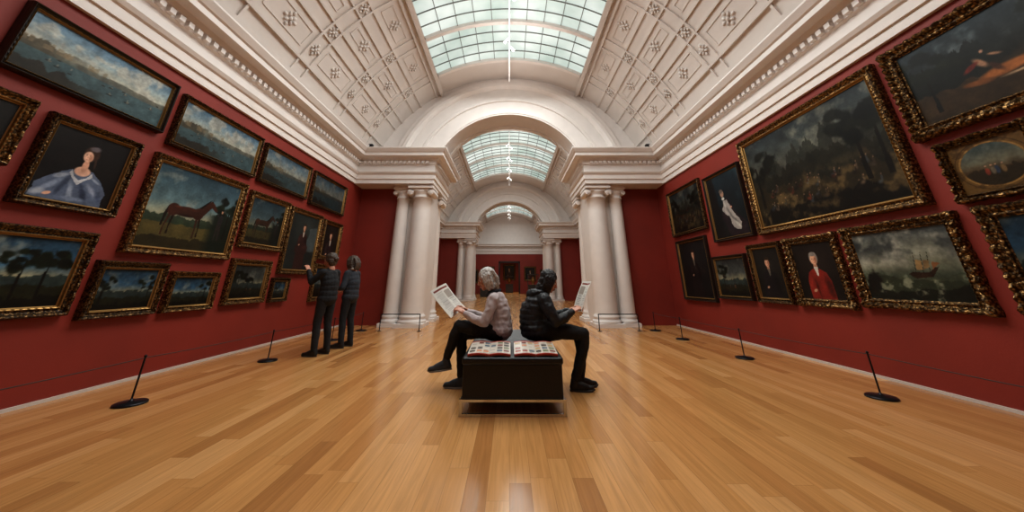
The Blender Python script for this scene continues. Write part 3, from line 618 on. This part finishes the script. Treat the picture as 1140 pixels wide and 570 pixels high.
# track lights, hung from the skylight ribs
for k,(ya,yb) in enumerate(((-2.6,8.5),(12,19.85),(24.3,32.1))):
    b=MB(); b.box(-.015,.015,ya,yb,6.9,6.93)
    y=secs[k][0][0]+1.6
    while y<yb+.02:
        yy=min(y,yb-.04)
        b.cyl((0,yy,6.93),(0,yy,7.705),.005,n=6)
        for dx in(-.10,.10):
            d=Vector((dx*8,0,-1)).normalized(); p=Vector((dx*.3,yy-.2+dx*1.5,6.87)); b.cyl(p,p+d*.13,.028,.036,n=12); b.cyl(p+d*.125,p+d*.135,.030,n=12,m=1); b.cyl((dx*.3,yy-.2+dx*1.5,6.9),p,.009,n=6)
        y+=1.6
    b.obj('track_lighting',[M_lamp,M_lampglow])
# ------------------------------------------------------------------ bench
e=empty('gallery_bench',(0.03,0,0))
def rbox(name,x0,x1,y0,y1,z0,z1,m,par,bev=.02):
    b=MB(); b.box(x0,x1,y0,y1,z0,z1); o=b.obj(name,[m],par); bv=o.modifiers.new('bev','BEVEL'); bv.width=bev; bv.segments=3
    return o
rbox('body',-.45,.45,3.36,5.20,.125,.40,M_black,e,.012)
for i in range(2): rbox('seat_pad',-.46,.46,3.34+i*.935,3.34+i*.935+.925,.39,.455,M_black,e,.022)
b=MB()
for y in(3.36,4.27,5.18):
    b.box(-.47,.47,y-.014,y+.014,.0,.022); 
    for x in(-.456,.456): b.box(x-.014,x+.014,y-.014,y+.014,.022,.13)
for x in(-.45,.45): b.box(x-.012,x+.012,3.37,5.17,.108,.128)
b.box(-.45,.45,3.348,3.372,.108,.128)
b.obj('legs',[M_chrome],e)
# ------------------------------------------------------------------ printed matter
def gridmesh(name,ptfn,data,parent=None,thick=.0):
    ny,nx,_=data.shape; co=[]
    for j in range(ny):
        for i in range(nx): co.append(ptfn(i/(nx-1),j/(ny-1)))
    idx=np.arange(ny*nx).reshape(ny,nx); F=np.stack([idx[:-1,:-1],idx[:-1,1:],idx[1:,1:],idx[1:,:-1]],-1).reshape(-1,4)
    me=bpy.data.meshes.new(name); me.from_pydata(co,[],F.tolist()); at=me.color_attributes.new('paint','FLOAT_COLOR','POINT')
    cc=np.ones((ny*nx,4)); cc[:,:3]=s2l(data).reshape(-1,3); at.data.foreach_set('color',cc.ravel())
    me.materials.append(M_paper); o=bpy.data.objects.new(name,me); C.objects.link(o)
    if parent: o.parent=parent
    if thick: sm=o.modifiers.new('s','SOLIDIFY'); sm.thickness=thick; sm.offset=-1
    return o
def page(nx,ny,seed,dense=True):
    rs=random.Random(seed); d=np.ones((ny,nx,3))*np.array([.86,.85,.82])
    def r(x0,x1,y0,y1,c): d[int(y0*ny):int(y1*ny),int(x0*nx):int(x1*nx)]=np.array(c)/255.
    if dense:
        r(0,1,0,1,(206,196,184)); r(.0,1,.93,1,(168,52,42)); r(0,1,0,.05,(168,52,42)); cols=[(150,60,48),(80,100,116),(184,150,100),(110,120,84),(60,54,50),(196,130,96),(120,52,44)]
        for a in range(6):
            for bq in range(4):
                x=.04+a*.16; y=.08+bq*.21
                if rs.random()<.75: r(x,x+.12,y+.07,y+.19,rs.choice(cols))
                for q in range(2): r(x,x+rs.uniform(.08,.13),y+.0+q*.03,y+.012+q*.03,(120,112,106))
        r(.495,.505,0,1,(150,146,140))
    else:
        for a in range(2):
            y=.1
            while y<.85:
                r(.08+a*.46,.08+a*.46+rs.uniform(.28,.38),y,y+.02,(150,146,142)); y+=.05
        r(.08,.46,.55,.8,(160,150,140)); r(.08,.9,.88,.94,(120,40,34))
    return d
for xa,xb,sdn in((-.385,.012,3),(.045,.448,4)):
    o=gridmesh('open_brochure',lambda u,v,xa=xa,xb=xb:(xa+(xb-xa)*u,3.365+.44*v,.473+.035*v+.010*math.sin(math.pi*min(1,abs(u-.5)*2))),page(120,120,sdn),None,.016)
# ------------------------------------------------------------------ people
def orient(d): return Vector(d).normalized().to_track_quat('Z','Y')
def caps(mb,p0,r0,p1,r1,n=14):
    p0=Vector(p0);p1=Vector(p1); d=p1-p0; L=max(d.length,1e-5); q=orient(d); rings=[]
    for t in(-80,-55,-28,0): a=math.radians(t); rings.append((r0*math.sin(a),r0*math.cos(a)))
    rings.append((L*.5,(r0+r1)/2))
    for t in(0,28,55,80): a=math.radians(t); rings.append((L+r1*math.sin(a),r1*math.cos(a)))
    v=[]
    for z,r in rings:
        for i in range(n):
            a=2*math.pi*i/n; v.append(p0+q@Vector((r*math.cos(a),r*math.sin(a),z)))
    k=len(rings); f=[(j*n+i,j*n+(i+1)%n,(j+1)*n+(i+1)%n,(j+1)*n+i) for j in range(k-1) for i in range(n)]
    f.append(tuple(range(n-1,-1,-1))); f.append(tuple((k-1)*n+i for i in range(n)))
    mb.add(v,f,0,True)
_tex={}
def tex(sc):
    if sc not in _tex:
        t=bpy.data.textures.new('folds',type='CLOUDS'); t.noise_scale=sc; t.noise_depth=1; _tex[sc]=t
    return _tex[sc]
def blob(name,parts,m,parent,voxel=.01,smooth=4,fold=0,fscale=.07,mx=None):
    mb=MB()
    for p in parts:
        if p[0]=='c': caps(mb,p[1],p[2],p[3],p[4])
        elif p[0]=='e':
            R=Euler(p[3]).to_matrix() if len(p)>3 else None; mb.ball(p[1],p[2],R,16)
        elif p[0]=='ch':
            for (a,ra),(c,rc) in zip(p[1][:-1],p[1][1:]): caps(mb,a,ra,c,rc)
    if mx is not None: mb.v=[tuple(mx@Vector(v)) for v in mb.v]
    o=mb.obj(name,[m],parent)
    r=o.modifiers.new('remesh','REMESH'); r.mode='VOXEL'; r.voxel_size=voxel; r.use_smooth_shade=True
    if smooth: s=o.modifiers.new('sm','SMOOTH'); s.iterations=smooth; s.factor=.5
    if fold: d=o.modifiers.new('folds','DISPLACE'); d.texture=tex(fscale); d.strength=fold; d.mid_level=.5; d.texture_coords='LOCAL'
    return o
def hairmat(name,c1,sc=60):
    m=bpy.data.materials.new(name); m.use_nodes=True; nt=m.node_tree; b=nt.nodes['Principled BSDF']
    tc=nt.nodes.new('ShaderNodeTexCoord'); mp=nt.nodes.new('ShaderNodeMapping'); mp.inputs['Scale'].default_value=(1,1,.18)
    n=nt.nodes.new('ShaderNodeTexNoise'); n.inputs['Scale'].default_value=sc*2; n.inputs['Detail'].default_value=3
    r=nt.nodes.new('ShaderNodeValToRGB'); r.color_ramp.elements[0].position=.35; r.color_ramp.elements[1].position=.65
    r.color_ramp.elements[0].color=tuple(x*.5 for x in c1[:3])+(1,); r.color_ramp.elements[1].color=tuple(min(1,x*1.2) for x in c1[:3])+(1,)
    bp=nt.nodes.new('ShaderNodeBump'); bp.inputs['Strength'].default_value=.7; bp.inputs['Distance'].default_value=.01
    L=nt.links.new; L(tc.outputs['Object'],mp.inputs['Vector']); L(mp.outputs['Vector'],n.inputs['Vector']); L(n.outputs['Fac'],r.inputs['Fac']); L(r.outputs['Color'],b.inputs['Base Color']); L(n.outputs['Fac'],bp.inputs['Height']); L(bp.outputs['Normal'],b.inputs['Normal'])
    b.inputs['Roughness'].default_value=.45; return m
def head(par,pos,pitch,yaw,hm,style):
    mx=Matrix.Translation(Vector(pos))@Matrix.Rotation(yaw,4,'Z')@Matrix.Rotation(pitch,4,'Y')
    blob('head',[('e',(-.012,0,.03),(.095,.074,.085)),('e',(.028,0,-.03),(.058,.056,.082)),('e',(.052,0,-.092),(.028,.030,.022)),
        ('e',(.052,.032,-.03),(.026,.022,.026)),('e',(.052,-.032,-.03),(.026,.022,.026)),('c',(.086,0,.008),.010,(.104,0,-.028),.012),('e',(.097,0,-.034),(.012,.017,.009)),
        ('e',(.074,0,.024),(.018,.05,.011)),('e',(.086,0,-.058),(.013,.022,.008)),('e',(.083,0,-.070),(.013,.020,.008)),
        ('e',(-.005,.078,-.01),(.018,.009,.032)),('e',(-.005,-.078,-.01),(.018,.009,.032)),('c',(-.025,0,-.06),.050,(-.05,0,-.15),.056)],M_skin,par,.0045,1,mx=mx)
    for sy in(-1,1):
        blob('eye',[('e',(.076,sy*.031,.004),(.012,.014,.009))],M_eye,par,.003,1,mx=mx)
        blob('iris',[('e',(.086,sy*.031,.003),(.004,.006,.006))],M_iris,par,.002,0,mx=mx)
        blob('eyebrow',[('c',(.087,sy*.018,.026),.004,(.076,sy*.05,.028),.003)],hm,par,.002,0,mx=mx)
    blob('lips',[('e',(.093,0,-.0585),(.009,.020,.005)),('e',(.091,0,-.068),(.009,.018,.005))],M_lip,par,.0025,1,mx=mx)
    H=[('e',(-.022,0,.048),(.104,.088,.092)),('e',(-.06,0,-.02),(.062,.084,.09))]
    if style=='bob':
        H+=[('e',(-.065,0,-.085),(.062,.086,.065))]
        for sy in(-1,1):
            for j,(x0,x1,r) in enumerate(((.045,.030,.017),(.02,.010,.020),(-.01,-.015,.021),(-.04,-.045,.022))):
                H.append(('ch',[((x0*.6,sy*.045,.105),r),((x0,sy*.082,.04),r),((x1,sy*.092,-.04),r),((x1-.01,sy*.085,-.10-.012*(j%2)),r*.7)]))
        for j in range(5):
            y=-.06+.03*j; H.append(('ch',[((-.09,y,.07),.02),((-.125,y*1.1,-.01),.02),((-.12,y*1.2,-.09),.018),((-.10,y*1.1,-.135-.01*(j%2)),.012)]))
    if style=='long':
        for sy in(-1,1):
            for j,(x0,x1,r) in enumerate(((.055,.048,.015),(.03,.03,.020),(.0,.0,.022),(-.035,-.03,.022))):
                H.append(('ch',[((x0*.6,sy*.04,.108),r),((x0,sy*.080,.04),r),((x1,sy*.090,-.05),r),((x1-.005,sy*.082,-.13-.012*(j%2)),r*.7)]))
        H.append(('e',(-.065,0,-.10),(.062,.086,.09)))
    if style=='bun': H+=[('e',(-.12,0,.02),(.045,.045,.045)),('e',(-.02,.07,0),(.05,.02,.04)),('e',(-.02,-.07,0),(.05,.02,.04))]
    blob('hair',H,hm,par,.0055,2,.010,.02,mx=mx)
def hand(par,wrist,d,nrm,thumb,curl=.5,s=1.):
    d=Vector(d).normalized(); nrm=Vector(nrm); z=(nrm-d*nrm.dot(d)).normalized(); y=z.cross(d)
    mx=Matrix(((d.x,y.x,z.x,wrist[0]),(d.y,y.y,z.y,wrist[1]),(d.z,y.z,z.z,wrist[2]),(0,0,0,1)))
    P=[('c',(-.03,0,0),.025,(.01,0,0),.024),('e',(.045,0,0),(.045,.038,.014)),('c',(.01,.018*thumb,0),.014,(.075,.022*thumb,0),.012),('c',(.01,-.018*thumb,0),.014,(.075,-.022*thumb,0),.011)]
    for i,(yy,L) in enumerate(((.030,.072),(.010,.080),(-.011,.074),(-.030,.058))):
        p=Vector((.083-.004*abs(i-1),yy*thumb,0)); a=curl*.5; pts=[(p,.0095)]
        for kx,fr in enumerate((.45,.30,.25)):
            p=p+Vector((math.cos(a),yy*.15*thumb,-math.sin(a)))*L*fr; pts.append((p.copy(),.0092-.0009*kx)); a+=curl
        P.append(('ch',pts))
    P.append(('ch',[((.02,.025*thumb,-.004),.014),((.045,.048*thumb,-.014),.0115),((.068,.055*thumb,-.028),.0105),((.09,.050*thumb,-.036),.009)]))
    blob('hand',P,M_skin,par,.0035,1,mx=mx@Matrix.Scale(s,4))
def shoe(par,ank,yaw,pitch,m,sole):
    mx=Matrix.Translation(Vector(ank))@Matrix.Rotation(yaw,4,'Z')@Matrix.Rotation(pitch,4,'Y')
    blob('shoe',[('c',(-.01,0,.02),.042,(-.02,0,-.03),.042),('c',(-.035,0,-.045),.034,(.07,0,-.045),.040),('c',(.03,0,-.02),.038,(.10,0,-.042),.036),('c',(.07,.005,-.048),.036,(.165,.006,-.052),.028)],m,par,.006,2,mx=mx)
    b=MB(); n=28; v=[]
    for z in(-.082,-.066):
        for i in range(n):
            a=2*math.pi*i/n; x=math.cos(a); v.append((.065+.135*x, (.040+.006*x)*math.sin(a)*(1-.12*math.cos(2*a)),z+(.012 if x>.85 else 0)))
    b.add(v,[(i,(i+1)%n,n+(i+1)%n,n+i) for i in range(n)]+[tuple(range(n-1,-1,-1)),tuple(range(n,2*n))]); b.v=[tuple(mx@Vector(q)) for q in b.v]
    b.obj('shoe_sole',[sole],par)
M_grey_hair=hairmat('grey_hair',rgb(204,199,194)); M_black_hair=hairmat('black_hair',rgb(28,24,23)); M_brown_hair=hairmat('brown_hair',rgb(80,66,56))
M_mauve=mat('mauve_knit',rgb(192,180,180),.85,bump=.3,bscale=160,var=.08,vscale=8)
M_puff=mat('black_jacket_nylon',rgb(22,23,27),.55,bump=.2,bscale=25,var=.15,vscale=10)
M_trouser=mat('black_trousers',rgb(19,19,22),.8,bump=.2,bscale=60,var=.15)
M_jean=mat('dark_jeans',rgb(20,21,26),.8,bump=.3,bscale=80,var=.15)
M_shoe=mat('shoe_dark_suede',rgb(52,60,68),.7,var=.1,vscale=30); M_shoe2=mat('shoe_black',rgb(24,22,22),.5,var=.1)
M_sole=mat('rubber_sole',rgb(140,138,134),.7,var=.05); M_sole2=mat('dark_sole',rgb(60,56,54),.7,var=.05)
M_slate=mat('slate_jacket',rgb(40,44,52),.85,bump=.3,bscale=40,var=.12); M_coat=mat('dark_coat',rgb(20,20,24),.85,bump=.3,bscale=40,var=.12)
M_scarf=mat('light_scarf',rgb(190,184,178),.85,bump=.3,bscale=80,var=.08)
def leaflet(par,P0,du,dv,w,h,seed,fold=.02):
    P0=Vector(P0);du=Vector(du).normalized();dv=Vector(dv).normalized(); nn=du.cross(dv)
    def f(u,v): return tuple(P0+du*(u-.5)*w+dv*v*h+nn*(fold*abs(u-.5)*2+.012*math.sin(v*3)))
    gridmesh('leaflet',f,page(50,70,seed,False),par,.002)
def torso(S,rz): return [('e',(x,0,z),(rx,ry,rz)) for x,z,rx,ry in S]
# seated woman, grey hair, facing -X
e=empty('seated_woman_reading',(-.15,4.10,.010),math.pi)
T=[(-.03,.580,.160,.192),(-.035,.64,.150,.180),(-.035,.71,.140,.168),(-.03,.77,.138,.166),(-.01,.83,.134,.170),(.005,.875,.118,.165)]
blob('cardigan',torso(T,.122)+[('c',(.02,-.135,.915),.062,(.02,.135,.915),.062),('c',(.015,0,.92),.078,(.045,0,.975),.052),
  ('ch',[((.03,.168,.905),.066),((.065,.21,.80),.060),((.12,.218,.675),.052)]),('ch',[((.12,.218,.675),.052),((.24,.165,.705),.046),((.345,.10,.755),.033)]),
  ('ch',[((.03,-.168,.905),.066),((.07,-.205,.80),.060),((.13,-.205,.68),.052)]),('ch',[((.13,-.205,.68),.052),((.25,-.155,.715),.046),((.345,-.10,.765),.033)])],M_mauve,e,.008,4,.024,.07)
blob('trousers',[('e',(-.01,0,.550),(.15,.18,.090)),('ch',[((0,.09,.558),.092),((.22,.09,.60),.080),((.42,.05,.625),.062)]),('ch',[((.42,.05,.625),.062),((.46,.045,.52),.064),((.50,.03,.42),.056),((.545,.0,.31),.046)]),
  ('ch',[((0,-.09,.558),.092),((.22,-.09,.550),.078),((.41,-.08,.515),.062)]),('ch',[((.41,-.08,.515),.062),((.395,-.075,.38),.062),((.395,-.07,.25),.052),((.385,-.06,.12),.050)])],M_trouser,e,.009,3,.014,.06)
blob('ankle',[('c',(.545,0,.31),.033,(.555,0,.27),.032)],M_skin,e,.006,1)
shoe(e,(.56,.0,.255),.08,.10,M_shoe,M_sole); shoe(e,(.385,-.06,.073),0,0,M_shoe,M_sole)
head(e,(.125,0,1.12),.30,.10,M_grey_hair,'bob')
blob('scarf',[('ch',[((.0,.07,.985),.026),((.075,.055,.975),.024),((.10,0,.955),.026),((.075,-.055,.975),.024),((.0,-.07,.985),.026),((-.03,0,.995),.026),((.0,.07,.985),.026)])],M_slate,e,.007,2,.012,.03)
hand(e,(.365,.088,.765),(.85,-.25,.42),(-.45,.55,.7),-1,.65); hand(e,(.365,-.095,.775),(.85,.25,.42),(-.45,-.55,.7),1,.65)
leaflet(e,(.43,-.01,.765),(.42,.85,-.30),(.66,.0,.72),.30,.38,5)
# seated woman, black jacket, facing +X
e=empty('seated_woman_black_jacket',(.34,4.12,.006),0)
T=[(-.04,.555,.172,.205),(-.05,.605,.174,.205),(-.06,.665,.165,.190),(-.065,.72,.163,.184),(-.055,.775,.170,.188),(-.035,.83,.168,.192),(-.01,.88,.152,.185),(.015,.915,.120,.165)]
blob('jacket',torso(T,.082)+[('c',(.045,-.145,.915),.070,(.045,.145,.915),.070),('c',(.04,0,.93),.085,(.08,0,.985),.065),
  ('ch',[((.06,-.18,.90),.078),((.10,-.225,.80),.072),((.165,-.235,.69),.064)]),('ch',[((.165,-.235,.69),.064),((.27,-.175,.722),.056),((.37,-.10,.768),.040)]),
  ('ch',[((.06,.18,.90),.078),((.10,.225,.80),.072),((.165,.235,.69),.064)]),('ch',[((.165,.235,.69),.064),((.27,.175,.722),.056),((.37,.10,.768),.040)])],M_puff,e,.008,2,.020,.06)
blob('hood',[('ch',[((.03,.10,.975),.035),((-.045,.085,.975),.045),((-.085,0,.955),.055),((-.045,-.085,.975),.045),((.03,-.10,.975),.035)])],M_puff,e,.008,2,.02,.04)
blob('trousers',[('e',(0,0,.552),(.16,.185,.093)),('ch',[((0,-.09,.563),.100),((.26,-.10,.578),.086),((.49,-.09,.545),.068)]),('ch',[((.49,-.09,.545),.068),((.475,-.085,.42),.068),((.44,-.08,.30),.058),((.38,-.07,.12),.050)]),
  ('ch',[((0,.09,.563),.098),((.25,.10,.565),.084),((.47,.09,.53),.066)]),('ch',[((.47,.09,.53),.066),((.49,.08,.31),.058),((.46,.07,.12),.048)])],M_trouser,e,.009,3,.014,.06)
shoe(e,(.375,-.07,.077),-.12,0,M_shoe2,M_sole2); shoe(e,(.455,.07,.077),.08,0,M_shoe2,M_sole2)
head(e,(.135,0,1.10),.40,-.12,M_black_hair,'long')
hand(e,(.385,-.09,.778),(.85,.25,.4),(-.5,-.5,.7),1,.65); hand(e,(.385,.09,.778),(.85,-.25,.4),(-.5,.5,.7),-1,.65)
leaflet(e,(.47,-.01,.77),(.20,-.97,0),(.40,.06,.90),.25,.36,6)
def standing(name,loc,rz,jm,tm,hm,style,arm,lean=.03,scarf=False):
    e=empty(name,loc,rz)
    blob('trousers',[('e',(0,0,.86),(.12,.16,.12)),('ch',[((0,.085,.82),.088),((.02,.10,.48),.062),((.0,.105,.34),.060),((-.02,.11,.10),.050)]),('ch',[((0,-.085,.82),.088),((.0,-.10,.48),.062),((-.02,-.11,.34),.060),((-.05,-.12,.10),.050)])],tm,e,.010,3,.012,.08)
    shoe(e,(-.02,.11,.083),.12,0,M_shoe2,M_sole2); shoe(e,(-.05,-.12,.083),-.15,0,M_shoe2,M_sole2)
    T=[(0,.84,.138,.178),(-.005,.92,.130,.166),(-.005,1.0,.124,.158),(.0,1.08,.126,.160),(lean*.6,1.15,.124,.162),(lean,1.20,.112,.158)]
    P=torso(T,.12)+[('c',(lean,-.14,1.26),.052,(lean,.14,1.26),.052),('c',(lean,0,1.27),.068,(lean,0,1.33),.052)]
    hd=[]
    for sy,A in arm.items():
        el,wr=A; P.append(('ch',[((lean,sy*.158,1.25),.060),(el,.050),(wr,.034)])); dd=(Vector(wr)-Vector(el)).normalized(); hd.append((Vector(wr)+dd*.02,dd,sy))
    blob('jacket',P,jm,e,.009,4,.016,.14)
    for w,dd,sy in hd: hand(e,tuple(w),dd,(0,0,1) if abs(dd.z)<.8 else (0,sy,0),-sy,.4)
    head(e,(lean+.04,0,1.455),.05,0,hm,style)
    if scarf: blob('scarf',[('ch',[((lean-.03,.07,1.34),.030),((lean+.06,.05,1.325),.026),((lean+.085,0,1.31),.03),((lean+.06,-.05,1.325),.026),((lean-.03,-.07,1.34),.030),((lean-.05,0,1.35),.03),((lean-.03,.07,1.34),.030)])],M_scarf,e,.01,2,.015,.03)
    return e
standing('standing_visitor_pointing',(-3.06,5.85,0),math.radians(165),M_coat,M_trouser,M_brown_hair,'bun',{1:((.16,.22,1.10),(.33,.16,1.28)),-1:((.05,-.22,1.02),(.20,-.15,.92))})
standing('standing_visitor_grey_jacket',(-2.98,6.52,0),math.radians(172),M_slate,M_jean,M_brown_hair,'bob',{1:((.03,.23,1.0),(.18,.15,.98)),-1:((.03,-.23,1.0),(.18,-.15,.96))},scarf=True)
# ------------------------------------------------------------------ lights
def area(name,loc,rot,sx,sy,pw,col,spread=None):
    l=bpy.data.lights.new(name,'AREA'); l.shape='RECTANGLE'; l.size=sx; l.size_y=sy; l.energy=pw; l.color=col
    if spread: l.spread=spread
    o=bpy.data.objects.new(name,l); o.location=loc; o.rotation_euler=rot; C.objects.link(o)
for i,(yc,ly,pw) in enumerate(((5.2,6.8,400),(16,8,220),(28.3,8,190))):
    area('skylight_daylight',(0,yc,7.05),(0,0,0),3.2,ly,pw,(.96,1,.99))
for i,(yc,ly,pw) in enumerate(((5.0,7,70),(16,8,45),(28.3,8,40))):
    area('vault_fill_light',(0,yc,6.0),(math.pi,0,0),.25,ly,pw,(1,.97,.93))  # added upward fill to brighten the vault, no fitting modelled for it
def spot(loc,tgt,pw,ang,col=(1,.93,.85)):
    l=bpy.data.lights.new('picture_spot','SPOT'); l.energy=pw; l.spot_size=math.radians(ang); l.spot_blend=.9; l.shadow_soft_size=.06; l.color=col
    o=bpy.data.objects.new('picture_spot',l); o.location=loc; d=Vector(tgt)-Vector(loc); o.rotation_euler=d.to_track_quat('-Z','Y').to_euler(); C.objects.link(o)
for y,pw in((3.2,80),(4.6,95),(6.2,90),(8.0,75)):
    for sg in(-1,1): spot((sg*.1,y,6.75),(sg*4.5,y+.1,2.2),pw,44)
for y in(13,16,19,26,30):
    for sg in(-1,1): spot((sg*.1,y,6.75),(sg*4.5,y+.1,2.0),65,55)
area('annex_light',(0,36.6,3.9),(0,0,0),1.5,2,110,(1,.82,.55))
w=bpy.data.worlds.new('world'); bpy.context.scene.world=w; w.use_nodes=True; w.node_tree.nodes['Background'].inputs[0].default_value=(.6,.7,.8,1); w.node_tree.nodes['Background'].inputs[1].default_value=.3
# ------------------------------------------------------------------ camera
cam=bpy.data.cameras.new('camera'); co=bpy.data.objects.new('camera',cam); C.objects.link(co)
cam.sensor_width=36; cam.sensor_fit='HORIZONTAL'; cam.lens=36*360/1140.; cam.shift_y=-98/1140.; cam.shift_x=3/1140.
co.location=(0,0,1.1); co.rotation_euler=(math.radians(90)+math.atan(127/360.),0,0); cam.clip_end=200; cam.clip_start=.05
bpy.context.scene.camera=co
vs=bpy.context.scene.view_settings
vs.view_transform='Standard'; vs.exposure=.16; vs.gamma=.88
